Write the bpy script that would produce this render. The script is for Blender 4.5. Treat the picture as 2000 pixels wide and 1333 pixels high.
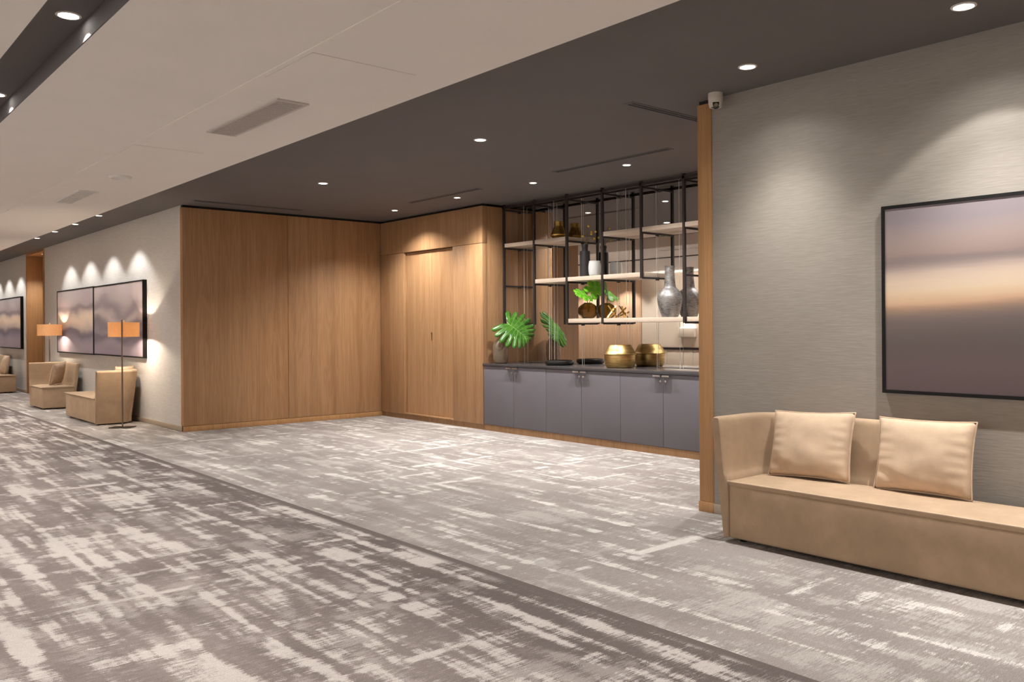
import bpy, bmesh, math, random
from mathutils import Vector, Matrix, noise
random.seed(7)
for o in list(bpy.data.objects): bpy.data.objects.remove(o)
S = bpy.context.scene
C = S.collection
PI = math.pi

# ------------------------------------------------------------------ camera
FPX, HORIZON, YAW, ROLL, EYE = 1679.83, 638.955, math.radians(40.3847), math.radians(.3719), 1.4
cam = bpy.data.cameras.new('camera'); camo = bpy.data.objects.new('camera', cam); C.objects.link(camo)
cam.sensor_fit = 'HORIZONTAL'; cam.sensor_width = 36.0; cam.lens = 36.0*FPX/2000
cam.shift_y = -(666.5-HORIZON)/2000
fw = Vector((math.sin(YAW), math.cos(YAW), 0)); rt = Vector((math.cos(YAW), -math.sin(YAW), 0)); up = Vector((0, 0, 1))
r2 = rt*math.cos(ROLL)-up*math.sin(ROLL); u2 = rt*math.sin(ROLL)+up*math.cos(ROLL)
camo.matrix_world = Matrix(((r2.x, u2.x, -fw.x, 0), (r2.y, u2.y, -fw.y, 0), (r2.z, u2.z, -fw.z, EYE), (0, 0, 0, 1)))
cam.clip_start = .05; cam.clip_end = 200
S.camera = camo

# ------------------------------------------------------------------ light of the place
S.view_settings.view_transform = 'Standard'; S.view_settings.look = 'None'
S.view_settings.gamma = 1; S.view_settings.use_curve_mapping = False
S.view_settings.exposure = 0.5
DAY = 1.3            # overcast daylight outside the added corridor windows
P_BIG, P_ROW, P_WASH, P_SLOT, P_PIC, P_UP = 150, 185, 66, 130, 42, 310   # downlight powers
W = bpy.data.worlds.new('overcast'); S.world = W; W.use_nodes = True
W.node_tree.nodes['Background'].inputs[0].default_value = (1, .97, .94, 1)
W.node_tree.nodes['Background'].inputs[1].default_value = DAY
LAMP = (1, .975, .945)

# ------------------------------------------------------------------ room measures (metres)
XL, XR, XB, XM = 4.166, 5.301, 7.282, 7.93       # left wall, right wall, oak wall front, mirror
YP, YQ, YC = 11.78, 4.04, 9.175                  # oak side wall, end of right wall, start of the niche
XC, XE = 3.099, 3.144                            # carpet seam, white ceiling edge
HC, HW, HM = 3.091, 2.891, 2.895                 # dark ceiling, white strip, white main ceiling
XO, YN, YF = -3.2, -5.0, 33.0                    # opposite wall, wall behind camera, far end

# ------------------------------------------------------------------ materials
def lin(r, g, b):
    f = lambda c: (c/255/12.92) if c/255 <= .04045 else ((c/255+.055)/1.055)**2.4
    return (f(r), f(g), f(b), 1)
def mat(name, col=(.5, .5, .5, 1), rough=.6, metal=0, **kw):
    m = bpy.data.materials.new(name); m.use_nodes = True
    p = m.node_tree.nodes['Principled BSDF']
    p.inputs['Base Color'].default_value = col; p.inputs['Roughness'].default_value = rough; p.inputs['Metallic'].default_value = metal
    for k, v in kw.items(): p.inputs[k.replace('_', ' ')].default_value = v
    return m
class NT:
    def __init__(s, m): s.t = m.node_tree; s.p = s.t.nodes['Principled BSDF']
    def n(s, typ, **kw):
        nd = s.t.nodes.new('ShaderNode'+typ)
        for k, v in kw.items():
            if hasattr(nd, k): setattr(nd, k, v)
            else: nd.inputs[k.replace('_', ' ')].default_value = v
        return nd
    def l(s, a, b): s.t.links.new(a, b)
    def coord(s, scale=(1, 1, 1), rnd=False, loc=(0, 0, 0), rot=(0, 0, 0)):
        tc = s.n('TexCoord'); mp = s.n('Mapping'); mp.inputs['Scale'].default_value = scale; mp.inputs['Location'].default_value = loc; mp.inputs['Rotation'].default_value = rot
        if rnd:
            oi = s.n('ObjectInfo'); mu = s.n('VectorMath', operation='SCALE'); cb = s.n('CombineXYZ')
            for i in range(3): s.l(oi.outputs['Random'], cb.inputs[i])
            s.l(cb.outputs[0], mu.inputs[0]); mu.inputs['Scale'].default_value = 23.0
            ad = s.n('VectorMath', operation='ADD'); s.l(tc.outputs['Object'], ad.inputs[0]); s.l(mu.outputs[0], ad.inputs[1]); s.l(ad.outputs[0], mp.inputs[0])
        else: s.l(tc.outputs['Object'], mp.inputs[0])
        return mp.outputs[0]
    def noise(s, co, scale=1, detail=2, rough=.5, dist=0):
        nd = s.n('TexNoise'); nd.inputs['Scale'].default_value = scale; nd.inputs['Detail'].default_value = detail
        nd.inputs['Roughness'].default_value = rough; nd.inputs['Distortion'].default_value = dist
        s.l(co, nd.inputs['Vector']); return nd.outputs['Fac']
    def math(s, op, a, b=None, c=None, clamp=False):
        nd = s.n('Math', operation=op, use_clamp=clamp)
        for i, v in enumerate((a, b, c)):
            if v is None: continue
            if isinstance(v, (int, float)): nd.inputs[i].default_value = v
            else: s.l(v, nd.inputs[i])
        return nd.outputs[0]
    def ramp(s, fac, stops, interp='LINEAR'):
        nd = s.n('ValToRGB'); cr = nd.color_ramp; cr.interpolation = interp
        while len(cr.elements) < len(stops): cr.elements.new(.5)
        for e, (p, c) in zip(cr.elements, stops): e.position = p; e.color = c
        s.l(fac, nd.inputs[0]); return nd.outputs[0]
    def mix(s, fac, a, b):
        nd = s.n('Mix', data_type='RGBA')
        for i, v in ((0, fac), (6, a), (7, b)):
            if isinstance(v, (int, float, tuple)): nd.inputs[i].default_value = v
            else: s.l(v, nd.inputs[i])
        return nd.outputs[2]
    def bump(s, h, strength=.2, dist=.01):
        nd = s.n('Bump'); nd.inputs['Strength'].default_value = strength; nd.inputs['Distance'].default_value = dist
        s.l(h, nd.inputs['Height']); s.l(nd.outputs[0], s.p.inputs['Normal'])
    def base(s, c): s.l(c, s.p.inputs['Base Color'])
def smoothstep(k, v, lo, hi):
    nd = k.n('MapRange', interpolation_type='SMOOTHSTEP')
    k.l(v, nd.inputs[0]); nd.inputs[1].default_value = lo; nd.inputs[2].default_value = hi
    return nd.outputs[0]

def oak(name, dark, light, gx=1.0):
    m = mat(name, rough=.5); k = NT(m)
    big = k.noise(k.coord((5*gx, 5*gx, .35), True), 1, 3, .55, .8)
    rings = k.math('FRACT', k.math('MULTIPLY', big, 9))
    rings = k.math('ABSOLUTE', k.math('SUBTRACT', rings, .5))
    fine = k.noise(k.coord((150, 150, 2.2), True), 1, 3, .6)
    strip = k.noise(k.coord((11, 11, .12), True), 1, 2, .5)
    v = k.math('ADD', k.math('ADD', k.math('MULTIPLY', rings, .30), k.math('MULTIPLY', fine, .6)), k.math('MULTIPLY', strip, .5))
    c = k.ramp(v, [(.38, dark), (.95, light)])
    pores = smoothstep(k, k.noise(k.coord((260, 260, 5), True), 1, 2, .5), .60, .72)
    c = k.mix(k.math('MULTIPLY', pores, .22), c, tuple(x*.45 for x in dark[:3])+(1,))
    k.base(c); k.bump(fine, .12, .003); return m
OAK = oak('oak_veneer', lin(146, 107, 71), lin(188, 147, 107))
OAKD = oak('oak_plinth', lin(120, 86, 54), lin(158, 120, 82))
OAKT = oak('oak_trim', lin(152, 108, 66), lin(192, 148, 100), 3.0)
OAKP = oak('pale_oak', lin(198, 160, 126), lin(232, 200, 168))
BLACK = mat('shadow_gap_black', (.006, .006, .006, 1), .8)

def carpet(name, dark, mid, pale, cover, edge=False):
    m = mat(name, rough=.95); k = NT(m); k.p.inputs['Specular IOR Level'].default_value = .1
    half = lambda v, a: k.math('MULTIPLY', k.math('SUBTRACT', v, .5), a)
    add = lambda *a: a[0] if len(a) == 1 else k.math('ADD', a[0], add(*a[1:]))
    feather = k.noise(k.coord((6, 80, 1)), 1, 2, .6)                            # ragged brush ends running across
    feather2 = k.noise(k.coord((22, 300, 1)), 1, 2, .7)
    speck = k.noise(k.coord((170, 330, 1), loc=(4, 4, 0)), 1, 1, .6)
    along = k.noise(k.coord((10.5, .75, 1)), 1, 2, .5)                            # long bands down the corridor
    across = k.noise(k.coord((.55, 9.0, 1), loc=(3, 7, 0)), 1, 2, .55)            # bands across it
    block = k.noise(k.coord((3.4, 2.2, 1), loc=(7, 3, 0)), 1, 2, .5)
    rag = add(half(feather, .40), half(feather2, .42), half(speck, .36))
    core = add(half(along, 1.15), half(across, .62), half(block, .62), rag)
    patch = smoothstep(k, core, cover, cover+.13)
    veil = k.math('MULTIPLY', smoothstep(k, add(half(k.noise(k.coord((6, 1.4, 1), loc=(19, 5, 0)), 1, 2, .5), 1.2), half(across, -.5), rag), .02, .2), .42)
    lx = smoothstep(k, add(k.noise(k.coord((.30, 7.5, 1), loc=(2, 9, 0)), 1, 0, .4), half(feather, .20), half(feather2, .24), half(speck, .18)), .70, .76)
    lx = k.math('MULTIPLY', lx, smoothstep(k, add(k.noise(k.coord((3.0, 3.0, 1), loc=(5, 1, 0)), 1, 1, .5), half(feather2, .2)), .46, .54))
    pat = k.math('MAXIMUM', k.math('MAXIMUM', patch, lx), veil, clamp=True)
    tone = smoothstep(k, add(k.noise(k.coord((2.0, 1.1, 1), loc=(3, 3, 0)), 1, 2, .5), half(feather, .3), half(feather2, .2)), .35, .65)
    ground = k.mix(tone, dark, mid)
    if edge:      # the woven border is darker towards the seam
        tc = k.n('TexCoord'); sx = k.n('SeparateXYZ'); k.l(tc.outputs['Object'], sx.inputs[0])
        e = smoothstep(k, sx.outputs[0], 1.6, 3.1)
        ground = k.mix(k.math('MULTIPLY', e, .85), ground, tuple(x*.66 for x in dark[:3])+(1,))
        b = smoothstep(k, sx.outputs[0], 3.0, 3.06); pat = k.math('MULTIPLY', pat, k.math('SUBTRACT', 1, b))
    c = k.mix(k.math('MULTIPLY', pat, .85), ground, pale)
    tuft = k.noise(k.coord((170, 260, 1)), 1, 2, .7)
    sp = k.ramp(add(k.math('MULTIPLY', tuft, .8), k.math('MULTIPLY', feather2, .5)), [(.35, (.52, .52, .52, 1)), (.95, (1.42, 1.42, 1.42, 1))])
    mu = k.n('Mix', data_type='RGBA', blend_type='MULTIPLY'); mu.inputs[0].default_value = 1
    k.l(c, mu.inputs[6]); k.l(sp, mu.inputs[7]); k.base(mu.outputs[2])
    k.bump(tuft, .3, .004); return m
CARP_L = carpet('pale_carpet', lin(134, 126, 121), lin(148, 140, 135), lin(204, 198, 192), .105)
CARP_D = carpet('dark_carpet', lin(116, 106, 102), lin(132, 122, 117), lin(194, 186, 180), .015, True)

def plain(name, col, rough=.8, var=.06, scale=3, bump=0, bscale=200):
    m = mat(name, col, rough); k = NT(m)
    n = k.noise(k.coord((scale,)*3), 1, 3, .6)
    k.base(k.ramp(n, [(.3, tuple(x*(1-var) for x in col[:3])+(1,)), (.7, tuple(min(1, x*(1+var)) for x in col[:3])+(1,))]))
    if bump: k.bump(k.noise(k.coord((bscale,)*3), 1, 2, .6), bump, .002)
    return m
WHITE = plain('white_plaster', lin(222, 215, 208), .9, .015)
DARKC = plain('dark_ceiling_paint', lin(99, 94, 92), .85, .03)
def wallpaper(name, col):
    m = mat(name, col, .7); k = NT(m)
    h = k.noise(k.coord((9, 9, 150)), 1, 1, .5, .3)
    k.base(k.ramp(h, [(.3, tuple(x*.92 for x in col[:3])+(1,)), (.7, tuple(x*1.06 for x in col[:3])+(1,))]))
    k.bump(h, .16, .004); return m
PAPER = wallpaper('ribbed_taupe_wallpaper', lin(146, 138, 129))
PAPERL = wallpaper('ribbed_grey_wallpaper', lin(204, 200, 195))
BEIGE = plain('beige_plaster', lin(214, 200, 182), .8, .02)
SKIRT = plain('taupe_skirting', lin(168, 152, 134), .6, .02)
GREYC = plain('grey_lacquer', lin(101, 97, 103), .45, .02)
STONE = plain('dark_worktop', lin(64, 62, 64), .22, .08, 30)
STEEL = mat('dark_bronze_steel', lin(52, 45, 42), .45, .35)
CABLE = mat('bright_steel_cable', lin(228, 224, 218), .4, .2)
CHROME = mat('brushed_chrome', lin(210, 210, 212), .22, 1)
BOARD = plain('pale_shelf_laminate', lin(196, 178, 160), .45, .03, 8)
MIRROR = mat('mirror_silver', (.80, .78, .76, 1), .012, 1)
BLACKF = mat('black_frame_lacquer', (.006, .005, .005, 1), .6, Specular_IOR_Level=.2)
def brass(name, col, dark, rough):
    m = mat(name, col, rough, 1); k = NT(m)
    n = k.noise(k.coord((8, 8, 90)), 1, 3, .6)
    k.base(k.ramp(n, [(.3, dark), (.65, col)])); k.bump(n, .15, .002); return m
BRASS = brass('brushed_brass', lin(222, 190, 128), lin(172, 136, 80), .36)
BRASSP = brass('polished_brass', lin(232, 196, 116), lin(196, 152, 76), .2)
def pewter():
    m = mat('hammered_pewter', lin(120, 116, 114), .42, .45); k = NT(m)
    a = k.noise(k.coord((26, 26, 130)), 1, 3, .6); b = k.noise(k.coord((7, 7, 7)), 1, 3, .6)
    v = k.math('ADD', k.math('MULTIPLY', a, .6), k.math('MULTIPLY', b, .6))
    k.base(k.ramp(v, [(.4, lin(70, 66, 66)), (.8, lin(172, 168, 164))])); k.bump(a, .5, .004); return m
PEWTER = pewter()
AMBER = mat('amber_glass', (.36, .27, .10, 1), .04, 0, Transmission_Weight=1.0, IOR=1.3)
SMOKE = mat('smoked_amber_glass', (.62, .50, .38, 1), .12, 0, Transmission_Weight=.8, IOR=1.25)
FROST = mat('frosted_glass', (.86, .87, .85, 1), .4, 0, Transmission_Weight=.45, IOR=1.3)
BOTTLE = plain('matt_black_brown_ceramic', lin(38, 34, 33), .6, .1, 20)
TRAYB = mat('black_gloss_lacquer', (.012, .011, .011, 1), .18)
def suede(name, col):
    m = mat(name, col, .85); k = NT(m)
    n = k.noise(k.coord((5, 5, 5)), 1, 4, .65); f = k.noise(k.coord((260, 260, 260)), 1, 2, .6)
    k.base(k.ramp(n, [(.3, tuple(x*.86 for x in col[:3])+(1,)), (.72, tuple(x*1.1 for x in col[:3])+(1,))]))
    k.p.inputs['Sheen Weight'].default_value = .08; k.p.inputs['Sheen Roughness'].default_value = .4
    k.p.inputs['Sheen Tint'].default_value = (1, .9, .78, 1)
    k.p.inputs['Specular IOR Level'].default_value = .15
    k.bump(f, .12, .002); return m
SUEDE = suede('tan_suede', lin(172, 147, 121))
SUEDEC = suede('tan_cushion_cotton', lin(197, 172, 147))
def leafmat(name, col, col2):
    m = mat(name, col, .24); k = NT(m)
    n = k.noise(k.coord((18, 18, 18)), 1, 2, .5)
    k.base(k.ramp(n, [(.3, col), (.7, col2)]))
    k.p.inputs['Transmission Weight'].default_value = 0.0
    tr = k.n('BsdfTranslucent'); tr.inputs[0].default_value = col2; mx = k.n('MixShader'); mx.inputs[0].default_value = .22
    out = k.t.nodes['Material Output']; k.l(k.p.outputs[0], mx.inputs[1]); k.l(tr.outputs[0], mx.inputs[2]); k.l(mx.outputs[0], out.inputs[0])
    return m
LEAF = leafmat('monstera_green', lin(44, 92, 26), lin(86, 138, 48))
LEAFB = leafmat('bright_monstera_green', lin(74, 148, 26), lin(130, 200, 48))
RIB = mat('pale_leaf_rib', lin(128, 170, 78), .4)
TWIG = mat('thin_brown_twig', lin(110, 92, 60), .7)
BERRY = mat('yellow_berry', lin(206, 170, 40), .5)
SHADE = mat('warm_fabric_shade', lin(236, 176, 104), .9); k = NT(SHADE)
tr = k.n('BsdfTranslucent'); tr.inputs[0].default_value = lin(250, 214, 164); mx = k.n('MixShader'); mx.inputs[0].default_value = .27
k.l(k.p.outputs[0], mx.inputs[1]); k.l(tr.outputs[0], mx.inputs[2]); k.l(mx.outputs[0], k.t.nodes['Material Output'].inputs[0])
weave = k.noise(k.coord((120, 120, 160)), 1, 2, .6); k.base(k.ramp(weave, [(.3, lin(214, 176, 130)), (.7, lin(240, 208, 164))]))
NICKEL = mat('satin_nickel', lin(120, 104, 88), .35, .8)
DARKN = mat('dark_bronze_base', lin(60, 50, 42), .4, .6)
CAMW = mat('cream_plastic', lin(206, 196, 184), .5)
LENS = mat('dark_camera_dome', (.03, .03, .03, 1), .08)
TRIMW = mat('white_metal_trim', lin(215, 210, 204), .5)
SLAT = mat('grille_slat_paint', lin(186, 178, 172), .6)
DUCT = mat('duct_grey', lin(66, 60, 58), .9)
def emit(name, col, s):
    m = mat(name, (0, 0, 0, 1), 1); p = m.node_tree.nodes['Principled BSDF']
    p.inputs['Emission Color'].default_value = col+(1,); p.inputs['Emission Strength'].default_value = s; return m
GLOW = emit('lit_led', (1, .96, .9), 14)
GLOWS = emit('lit_led_small', (1, .96, .9), 9)
PANE = mat('added_window_glass'); k = NT(PANE)  # clear pane for the added windows
tp = k.n('BsdfTransparent'); gl = k.n('BsdfGlossy'); gl.inputs['Roughness'].default_value = .02; mx = k.n('MixShader'); mx.inputs[0].default_value = .06
k.l(tp.outputs[0], mx.inputs[1]); k.l(gl.outputs[0], mx.inputs[2]); k.l(mx.outputs[0], k.t.nodes['Material Output'].inputs[0])

def canvas(name, stops, seed, y0, y1, z0, z1, warp=.10, tilt=0, dim=1.0):
    m = mat(name, rough=.55); k = NT(m)
    tc = k.n('TexCoord'); sx = k.n('SeparateXYZ'); k.l(tc.outputs['Object'], sx.inputs[0])
    v = k.math('DIVIDE', k.math('SUBTRACT', sx.outputs[2], z0), z1-z0)
    u = k.math('DIVIDE', k.math('SUBTRACT', sx.outputs[1], y0), y1-y0)
    w1 = k.noise(k.coord((1, .75, 1.6), loc=(seed, seed*2, 0)), 1, 2, .5)
    w2 = k.noise(k.coord((1, 1.2, 14), loc=(0, seed, seed)), 1, 3, .6)
    v = k.math('ADD', v, k.math('MULTIPLY', k.math('SUBTRACT', w1, .5), warp*2))
    v = k.math('ADD', v, k.math('MULTIPLY', k.math('SUBTRACT', w2, .5), .05))
    v = k.math('ADD', v, k.math('MULTIPLY', u, tilt))
    c = k.ramp(v, [(p_, tuple(x*dim for x in q_[:3])+(1,)) for p_, q_ in stops], 'B_SPLINE')
    k.base(c); return m

# ------------------------------------------------------------------ mesh helpers
def box(bm, x0, x1, y0, y1, z0, z1):
    if x0 > x1: x0, x1 = x1, x0
    if y0 > y1: y0, y1 = y1, y0
    v = [bm.verts.new(p) for p in ((x0, y0, z0), (x1, y0, z0), (x1, y1, z0), (x0, y1, z0), (x0, y0, z1), (x1, y0, z1), (x1, y1, z1), (x0, y1, z1))]
    for f in ((0, 3, 2, 1), (4, 5, 6, 7), (0, 1, 5, 4), (1, 2, 6, 5), (2, 3, 7, 6), (3, 0, 4, 7)): bm.faces.new([v[i] for i in f])
def bev(bm, w, seg=2):
    bmesh.ops.bevel(bm, geom=list(bm.edges), offset=w, segments=seg, affect='EDGES', profile=.5, clamp_overlap=True)
def tube(bm, pts, r, n=8, closed=False):
    pts = [Vector(p) for p in pts]; rings = []
    rr = r if isinstance(r, (list, tuple)) else [r]*len(pts)
    ref = None
    for i, p in enumerate(pts):
        a = pts[i-1] if (i or closed) else p; b = pts[(i+1) % len(pts)] if (i < len(pts)-1 or closed) else p
        t = (b-a).normalized()
        if ref is None:
            ref = t.cross(Vector((0, 0, 1)))
            if ref.length < .1: ref = t.cross(Vector((0, 1, 0)))
        ref = (ref-t*ref.dot(t)).normalized(); q = t.cross(ref)
        rings.append([bm.verts.new(p+(ref*math.cos(2*PI*j/n)+q*math.sin(2*PI*j/n))*rr[i]) for j in range(n)])
    m = len(rings)
    for i in range(m if closed else m-1):
        A, B = rings[i], rings[(i+1) % m]
        for j in range(n): bm.faces.new((A[j], A[(j+1) % n], B[(j+1) % n], B[j]))
    if not closed: bm.faces.new(rings[0][::-1]); bm.faces.new(rings[-1])
def lathe(bm, prof, n=32, c=(0, 0, 0), closed=True):
    """profile of (r, z); r=0 ends close the axis"""
    rings = []
    for r, z in prof:
        if r < 1e-5: rings.append([bm.verts.new((c[0], c[1], c[2]+z))])
        else: rings.append([bm.verts.new((c[0]+r*math.cos(2*PI*j/n), c[1]+r*math.sin(2*PI*j/n), c[2]+z)) for j in range(n)])
    for A, B in zip(rings, rings[1:]):
        if len(A) == 1 and len(B) == 1: continue
        for j in range(n):
            if len(A) == 1: bm.faces.new((A[0], B[j], B[(j+1) % n]))
            elif len(B) == 1: bm.faces.new((A[j], B[0], A[(j+1) % n]))
            else: bm.faces.new((A[j], B[j], B[(j+1) % n], A[(j+1) % n]))
def smooth_prof(pts, k=4, clip=True):
    out = []
    P = [pts[0]]+list(pts)+[pts[-1]]
    for i in range(1, len(P)-2):
        for s in range(k):
            t = s/k; a, b, c, d = P[i-1], P[i], P[i+1], P[i+2]
            out.append(tuple(.5*((2*b[j])+(-a[j]+c[j])*t+(2*a[j]-5*b[j]+4*c[j]-d[j])*t*t+(-a[j]+3*b[j]-3*c[j]+d[j])*t**3) for j in range(2)))
    out.append(tuple(pts[-1])); return [(max(0, r), z) for r, z in out] if clip else out
def obj(name, bm, m, parent=None, smooth=False, fix=True):
    if fix: bmesh.ops.recalc_face_normals(bm, faces=list(bm.faces))
    me = bpy.data.meshes.new(name); bm.to_mesh(me); bm.free(); me.materials.append(m)
    if smooth:
        for p in me.polygons: p.use_smooth = True
        if smooth != 'all': me.set_sharp_from_angle(angle=math.radians(38))
    o = bpy.data.objects.new(name, me); C.objects.link(o)
    if parent is not None:
        o.parent = parent; o.matrix_parent_inverse = Matrix.Translation(-parent.location) if parent.parent is None else Matrix.Translation(-parent.matrix_parent_inverse.inverted().translation) if False else Matrix.Identity(4)
        if parent.parent is None and parent.type == 'EMPTY': o.matrix_parent_inverse = Matrix.Translation(-parent.location)
    return o
def boxo(name, d, m, parent=None, bevel=0, seg=2):
    bm = bmesh.new(); box(bm, *d)
    if bevel: bev(bm, bevel, seg)
    return obj(name, bm, m, parent, smooth=bool(bevel))
def tag(o, label, cat, group=None):
    o['label'] = label; o['category'] = cat
    if group: o['group'] = group
    return o
def thing(name, label, cat, loc=(0, 0, 0), group=None):
    o = bpy.data.objects.new(name, None); C.objects.link(o); o.location = loc; o.empty_display_size = .1
    return tag(o, label, cat, group)
def struct(name, loc=(0, 0, 0)):
    o = bpy.data.objects.new(name, None); C.objects.link(o); o.location = loc; o['kind'] = 'structure'; return o
def sbox(name, d, m, bevel=0):
    o = boxo(name, d, m, None, bevel); o['kind'] = 'structure'; return o
def light(name, typ, loc, power, parent=None, col=LAMP, **kw):
    l = bpy.data.lights.new(name, typ); l.energy = power; l.color = col
    for kk, v in kw.items(): setattr(l, kk, v)
    o = bpy.data.objects.new(name, l); C.objects.link(o); o.location = loc
    if parent is not None: o.parent = parent; o.matrix_parent_inverse = Matrix.Translation(-parent.location)
    return o

# ------------------------------------------------------------------ floor
sbox('floor', (XC, 8.1, YN, YF, -.05, 0), CARP_L)
sbox('floor_corridor', (XO, XC, YN, YF, -.05, 0), CARP_D)

# ------------------------------------------------------------------ ceilings
bm = bmesh.new()
box(bm, XO-.15, .929, YN, YF, HM, 3.4)
box(bm, 1.216, 2.16, YN, YF, HM, 3.4)
box(bm, 2.16, XE, YN, YF, HW, 3.4)
o = obj('ceiling', bm, WHITE); o['kind'] = 'structure'
bm = bmesh.new(); box(bm, XE, 8.15, YN, YF, HC, 3.4)
o = obj('ceiling_dark', bm, DARKC); o['kind'] = 'structure'
bm = bmesh.new()
box(bm, .929, 1.216, YN, YF, 3.0, 3.4); box(bm, 1.208, 1.2165, YN, YF, HM+.002, 3.0); box(bm, .9285, .937, YN, YF, HM+.002, 3.0)
o = obj('ceiling_slot', bm, DARKC); o['kind'] = 'structure'

# ------------------------------------------------------------------ walls
sbox('wall_right', (XR, XR+.13, YN, YQ-.125, 0, HC), PAPER)
sbox('baseboard_right', (XR-.014, XR, YN, YQ-.125, 0, .07), SKIRT, .003)
t1 = struct('trim_1', (XR, YQ, 0))
boxo('post', (XR-.012, XR+.145, YQ-.125, YQ, .078, HC-.028), OAKT, t1, .002)
boxo('post_base', (XR-.018, XR+.15, YQ-.127, YQ+.005, 0, .076), OAKT, t1, .002)
boxo('shadow_gap', (XR, XR+.13, YQ-.12, YQ-.01, HC-.03, HC), BLACK, t1)
wr = struct('wall_alcove_right', (XR, YQ, 0))
boxo('backing', (XR+.15, 8.1, YQ-.1, YQ-.03, 0, HC), BLACK, wr)
for i in range(3):
    a = XR+.152+i*.825; boxo('panel', (a, a+.821, YQ-.03, YQ, .078, HC-.03), OAK, wr, .0015)
boxo('plinth', (XR+.152, XM, YQ-.03, YQ, 0, .074), OAKD, wr)
# left corridor wall with the oak-lined opening
wl = struct('wall_left', (XL, YP, 0))
boxo('wall_face', (XL, XL+.13, YP+.09, 19.80, 0, HC), PAPERL, wl)
boxo('wall_face', (XL, XL+.13, 21.48, YF, 0, HC), PAPERL, wl)
sbox('baseboard_left', (XL-.014, XL, YP+.05, 19.80, 0, .07), SKIRT, .003)
sbox('baseboard_left.001', (XL-.014, XL, 21.48, YF, 0, .07), SKIRT, .003)
d2 = struct('door_2', (XL, 20.6, 0))
boxo('jamb', (XL-.02, XL+.35, 21.42, 21.48, 0, 3.03), OAKT, d2, .002)
boxo('jamb', (XL-.02, XL+.35, 19.80, 19.86, 0, 3.03), OAKT, d2, .002)
boxo('jamb_head', (XL-.02, XL+.35, 19.80, 21.48, 3.032, HC), OAKT, d2)
for a in (19.865, 20.645): boxo('door_leaf', (XL+.30, XL+.34, a, a+.775, .01, 3.028), OAKT, d2, .002)
# oak wall closing the corridor wall
wo = struct('wall_oak', (XL, YP, 0))
boxo('backing', (XL+.01, 7.9, YP+.03, YP+.09, 0, HC), BLACK, wo)
boxo('panel', (XL, 5.693, YP, YP+.03, .078, HC-.035), OAK, wo, .0015)
boxo('panel', (5.699, XB-.002, YP, YP+.03, .078, HC-.035), OAK, wo, .0015)
boxo('plinth', (XL-.004, XB+.05, YP-.005, YP+.03, 0, .073), OAKT, wo, .002)
boxo('end_edge', (XL-.006, XL, YP-.002, YP+.09, .078, HC-.035), OAKT, wo)
# oak back wall with cupboard doors
wb = struct('wall_back', (XB, YC, 0))
T = .085; top = HC-.035; dz = 2.548; dy0, dy1 = 9.855, 11.118
boxo('backing', (XB+T+.02, XM+.06, YC+.03, YP+.03, 0, HC), BLACK, wb)
boxo('panel', (XB, XB+T, YC, YP-.001, dz+.003, top), OAK, wb, .0015)
boxo('panel', (XB, XB+T, dy1, YP-.001, .076, dz-.002), OAK, wb, .0015)
boxo('panel', (XB, XB+T, YC, dy0, .076, dz-.002), OAK, wb, .0015)
boxo('sill', (XB, XB+T, dy0+.001, dy1-.001, .076, .094), OAK, wb, .0015)
boxo('plinth', (XB+.012, XB+.05, YC, YP-.001, 0, .074), OAKD, wb)
boxo('side_panel', (XB+T+.002, XM-.001, YC, YC+.028, .0, top), OAK, wb, .0015)
d1 = struct('door_1', (XB, (dy0+dy1)/2, 0)); dm = 10.442
for a, b, s in ((dy0+.005, dm-.003, 0), (dm+.003, dy1-.012, 1)):
    bm = bmesh.new(); x0, x1 = XB+.052, XB+T-.001
    if s == 0: box(bm, x0, x1, a, b, .097, dz-.006)
    else:       # left leaf with a cut finger pull at its edge
        box(bm, x0, x1, a+.028, b, .097, dz-.006); box(bm, x0, x1, a, a+.028, .097, 1.205); box(bm, x0, x1, a, a+.028, 1.325, dz-.006)
    lf = obj('door_leaf', bm, OAK, d1)
    if s: 
        pl = boxo('finger_pull', (x1-.012, x1-.004, a+.002, a+.026, 1.207, 1.323), DARKN, lf); pl.matrix_parent_inverse = Matrix.Identity(4)
# opposite corridor wall (seen only in the mirror) with windows added nearer the camera for fill light
wp = struct('wall_opposite', (XO, 12, 0))
boxo('backing', (XO-.15, XO-.02, 12.0, YF, 0, HM), BEIGE, wp)
a = 16.6
while a < YF-.1:
    boxo('panel', (XO-.02, XO+.01, a+.004, min(a+.98, YF), .08, HM-.01), OAKP, wp, .002); a += .984
boxo('plaster', (XO-.02, XO, 12.0, 16.58, .8, HM), BEIGE, wp)
boxo('dado_rail', (XO-.02, XO+.03, 12.0, 16.58, .74, .79), STEEL, wp)
for i in range(5): boxo('wainscot_panel', (XO-.02, XO+.008, 12.0+i*.917, 12.0+i*.917+.909, .08, .735), BEIGE, wp, .002)
boxo('plinth', (XO-.02, XO+.012, 12.0, YF, 0, .078), SKIRT, wp)
bm = bmesh.new(); box(bm, XO-.15, XO, YN, 12.0, 0, .3); box(bm, XO-.15, XO, YN, 12.0, 2.7, HM)
ys = [YN, -4.6, -1.7, -1.3, 1.6, 2.0, 4.9, 5.3, 8.2, 8.6, 11.5, 12.0]
for i in range(0, 12, 2): box(bm, XO-.15, XO, ys[i], ys[i+1], .3, 2.7)
o = obj('wall_added_windows', bm, WHITE); o['kind'] = 'structure'
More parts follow.
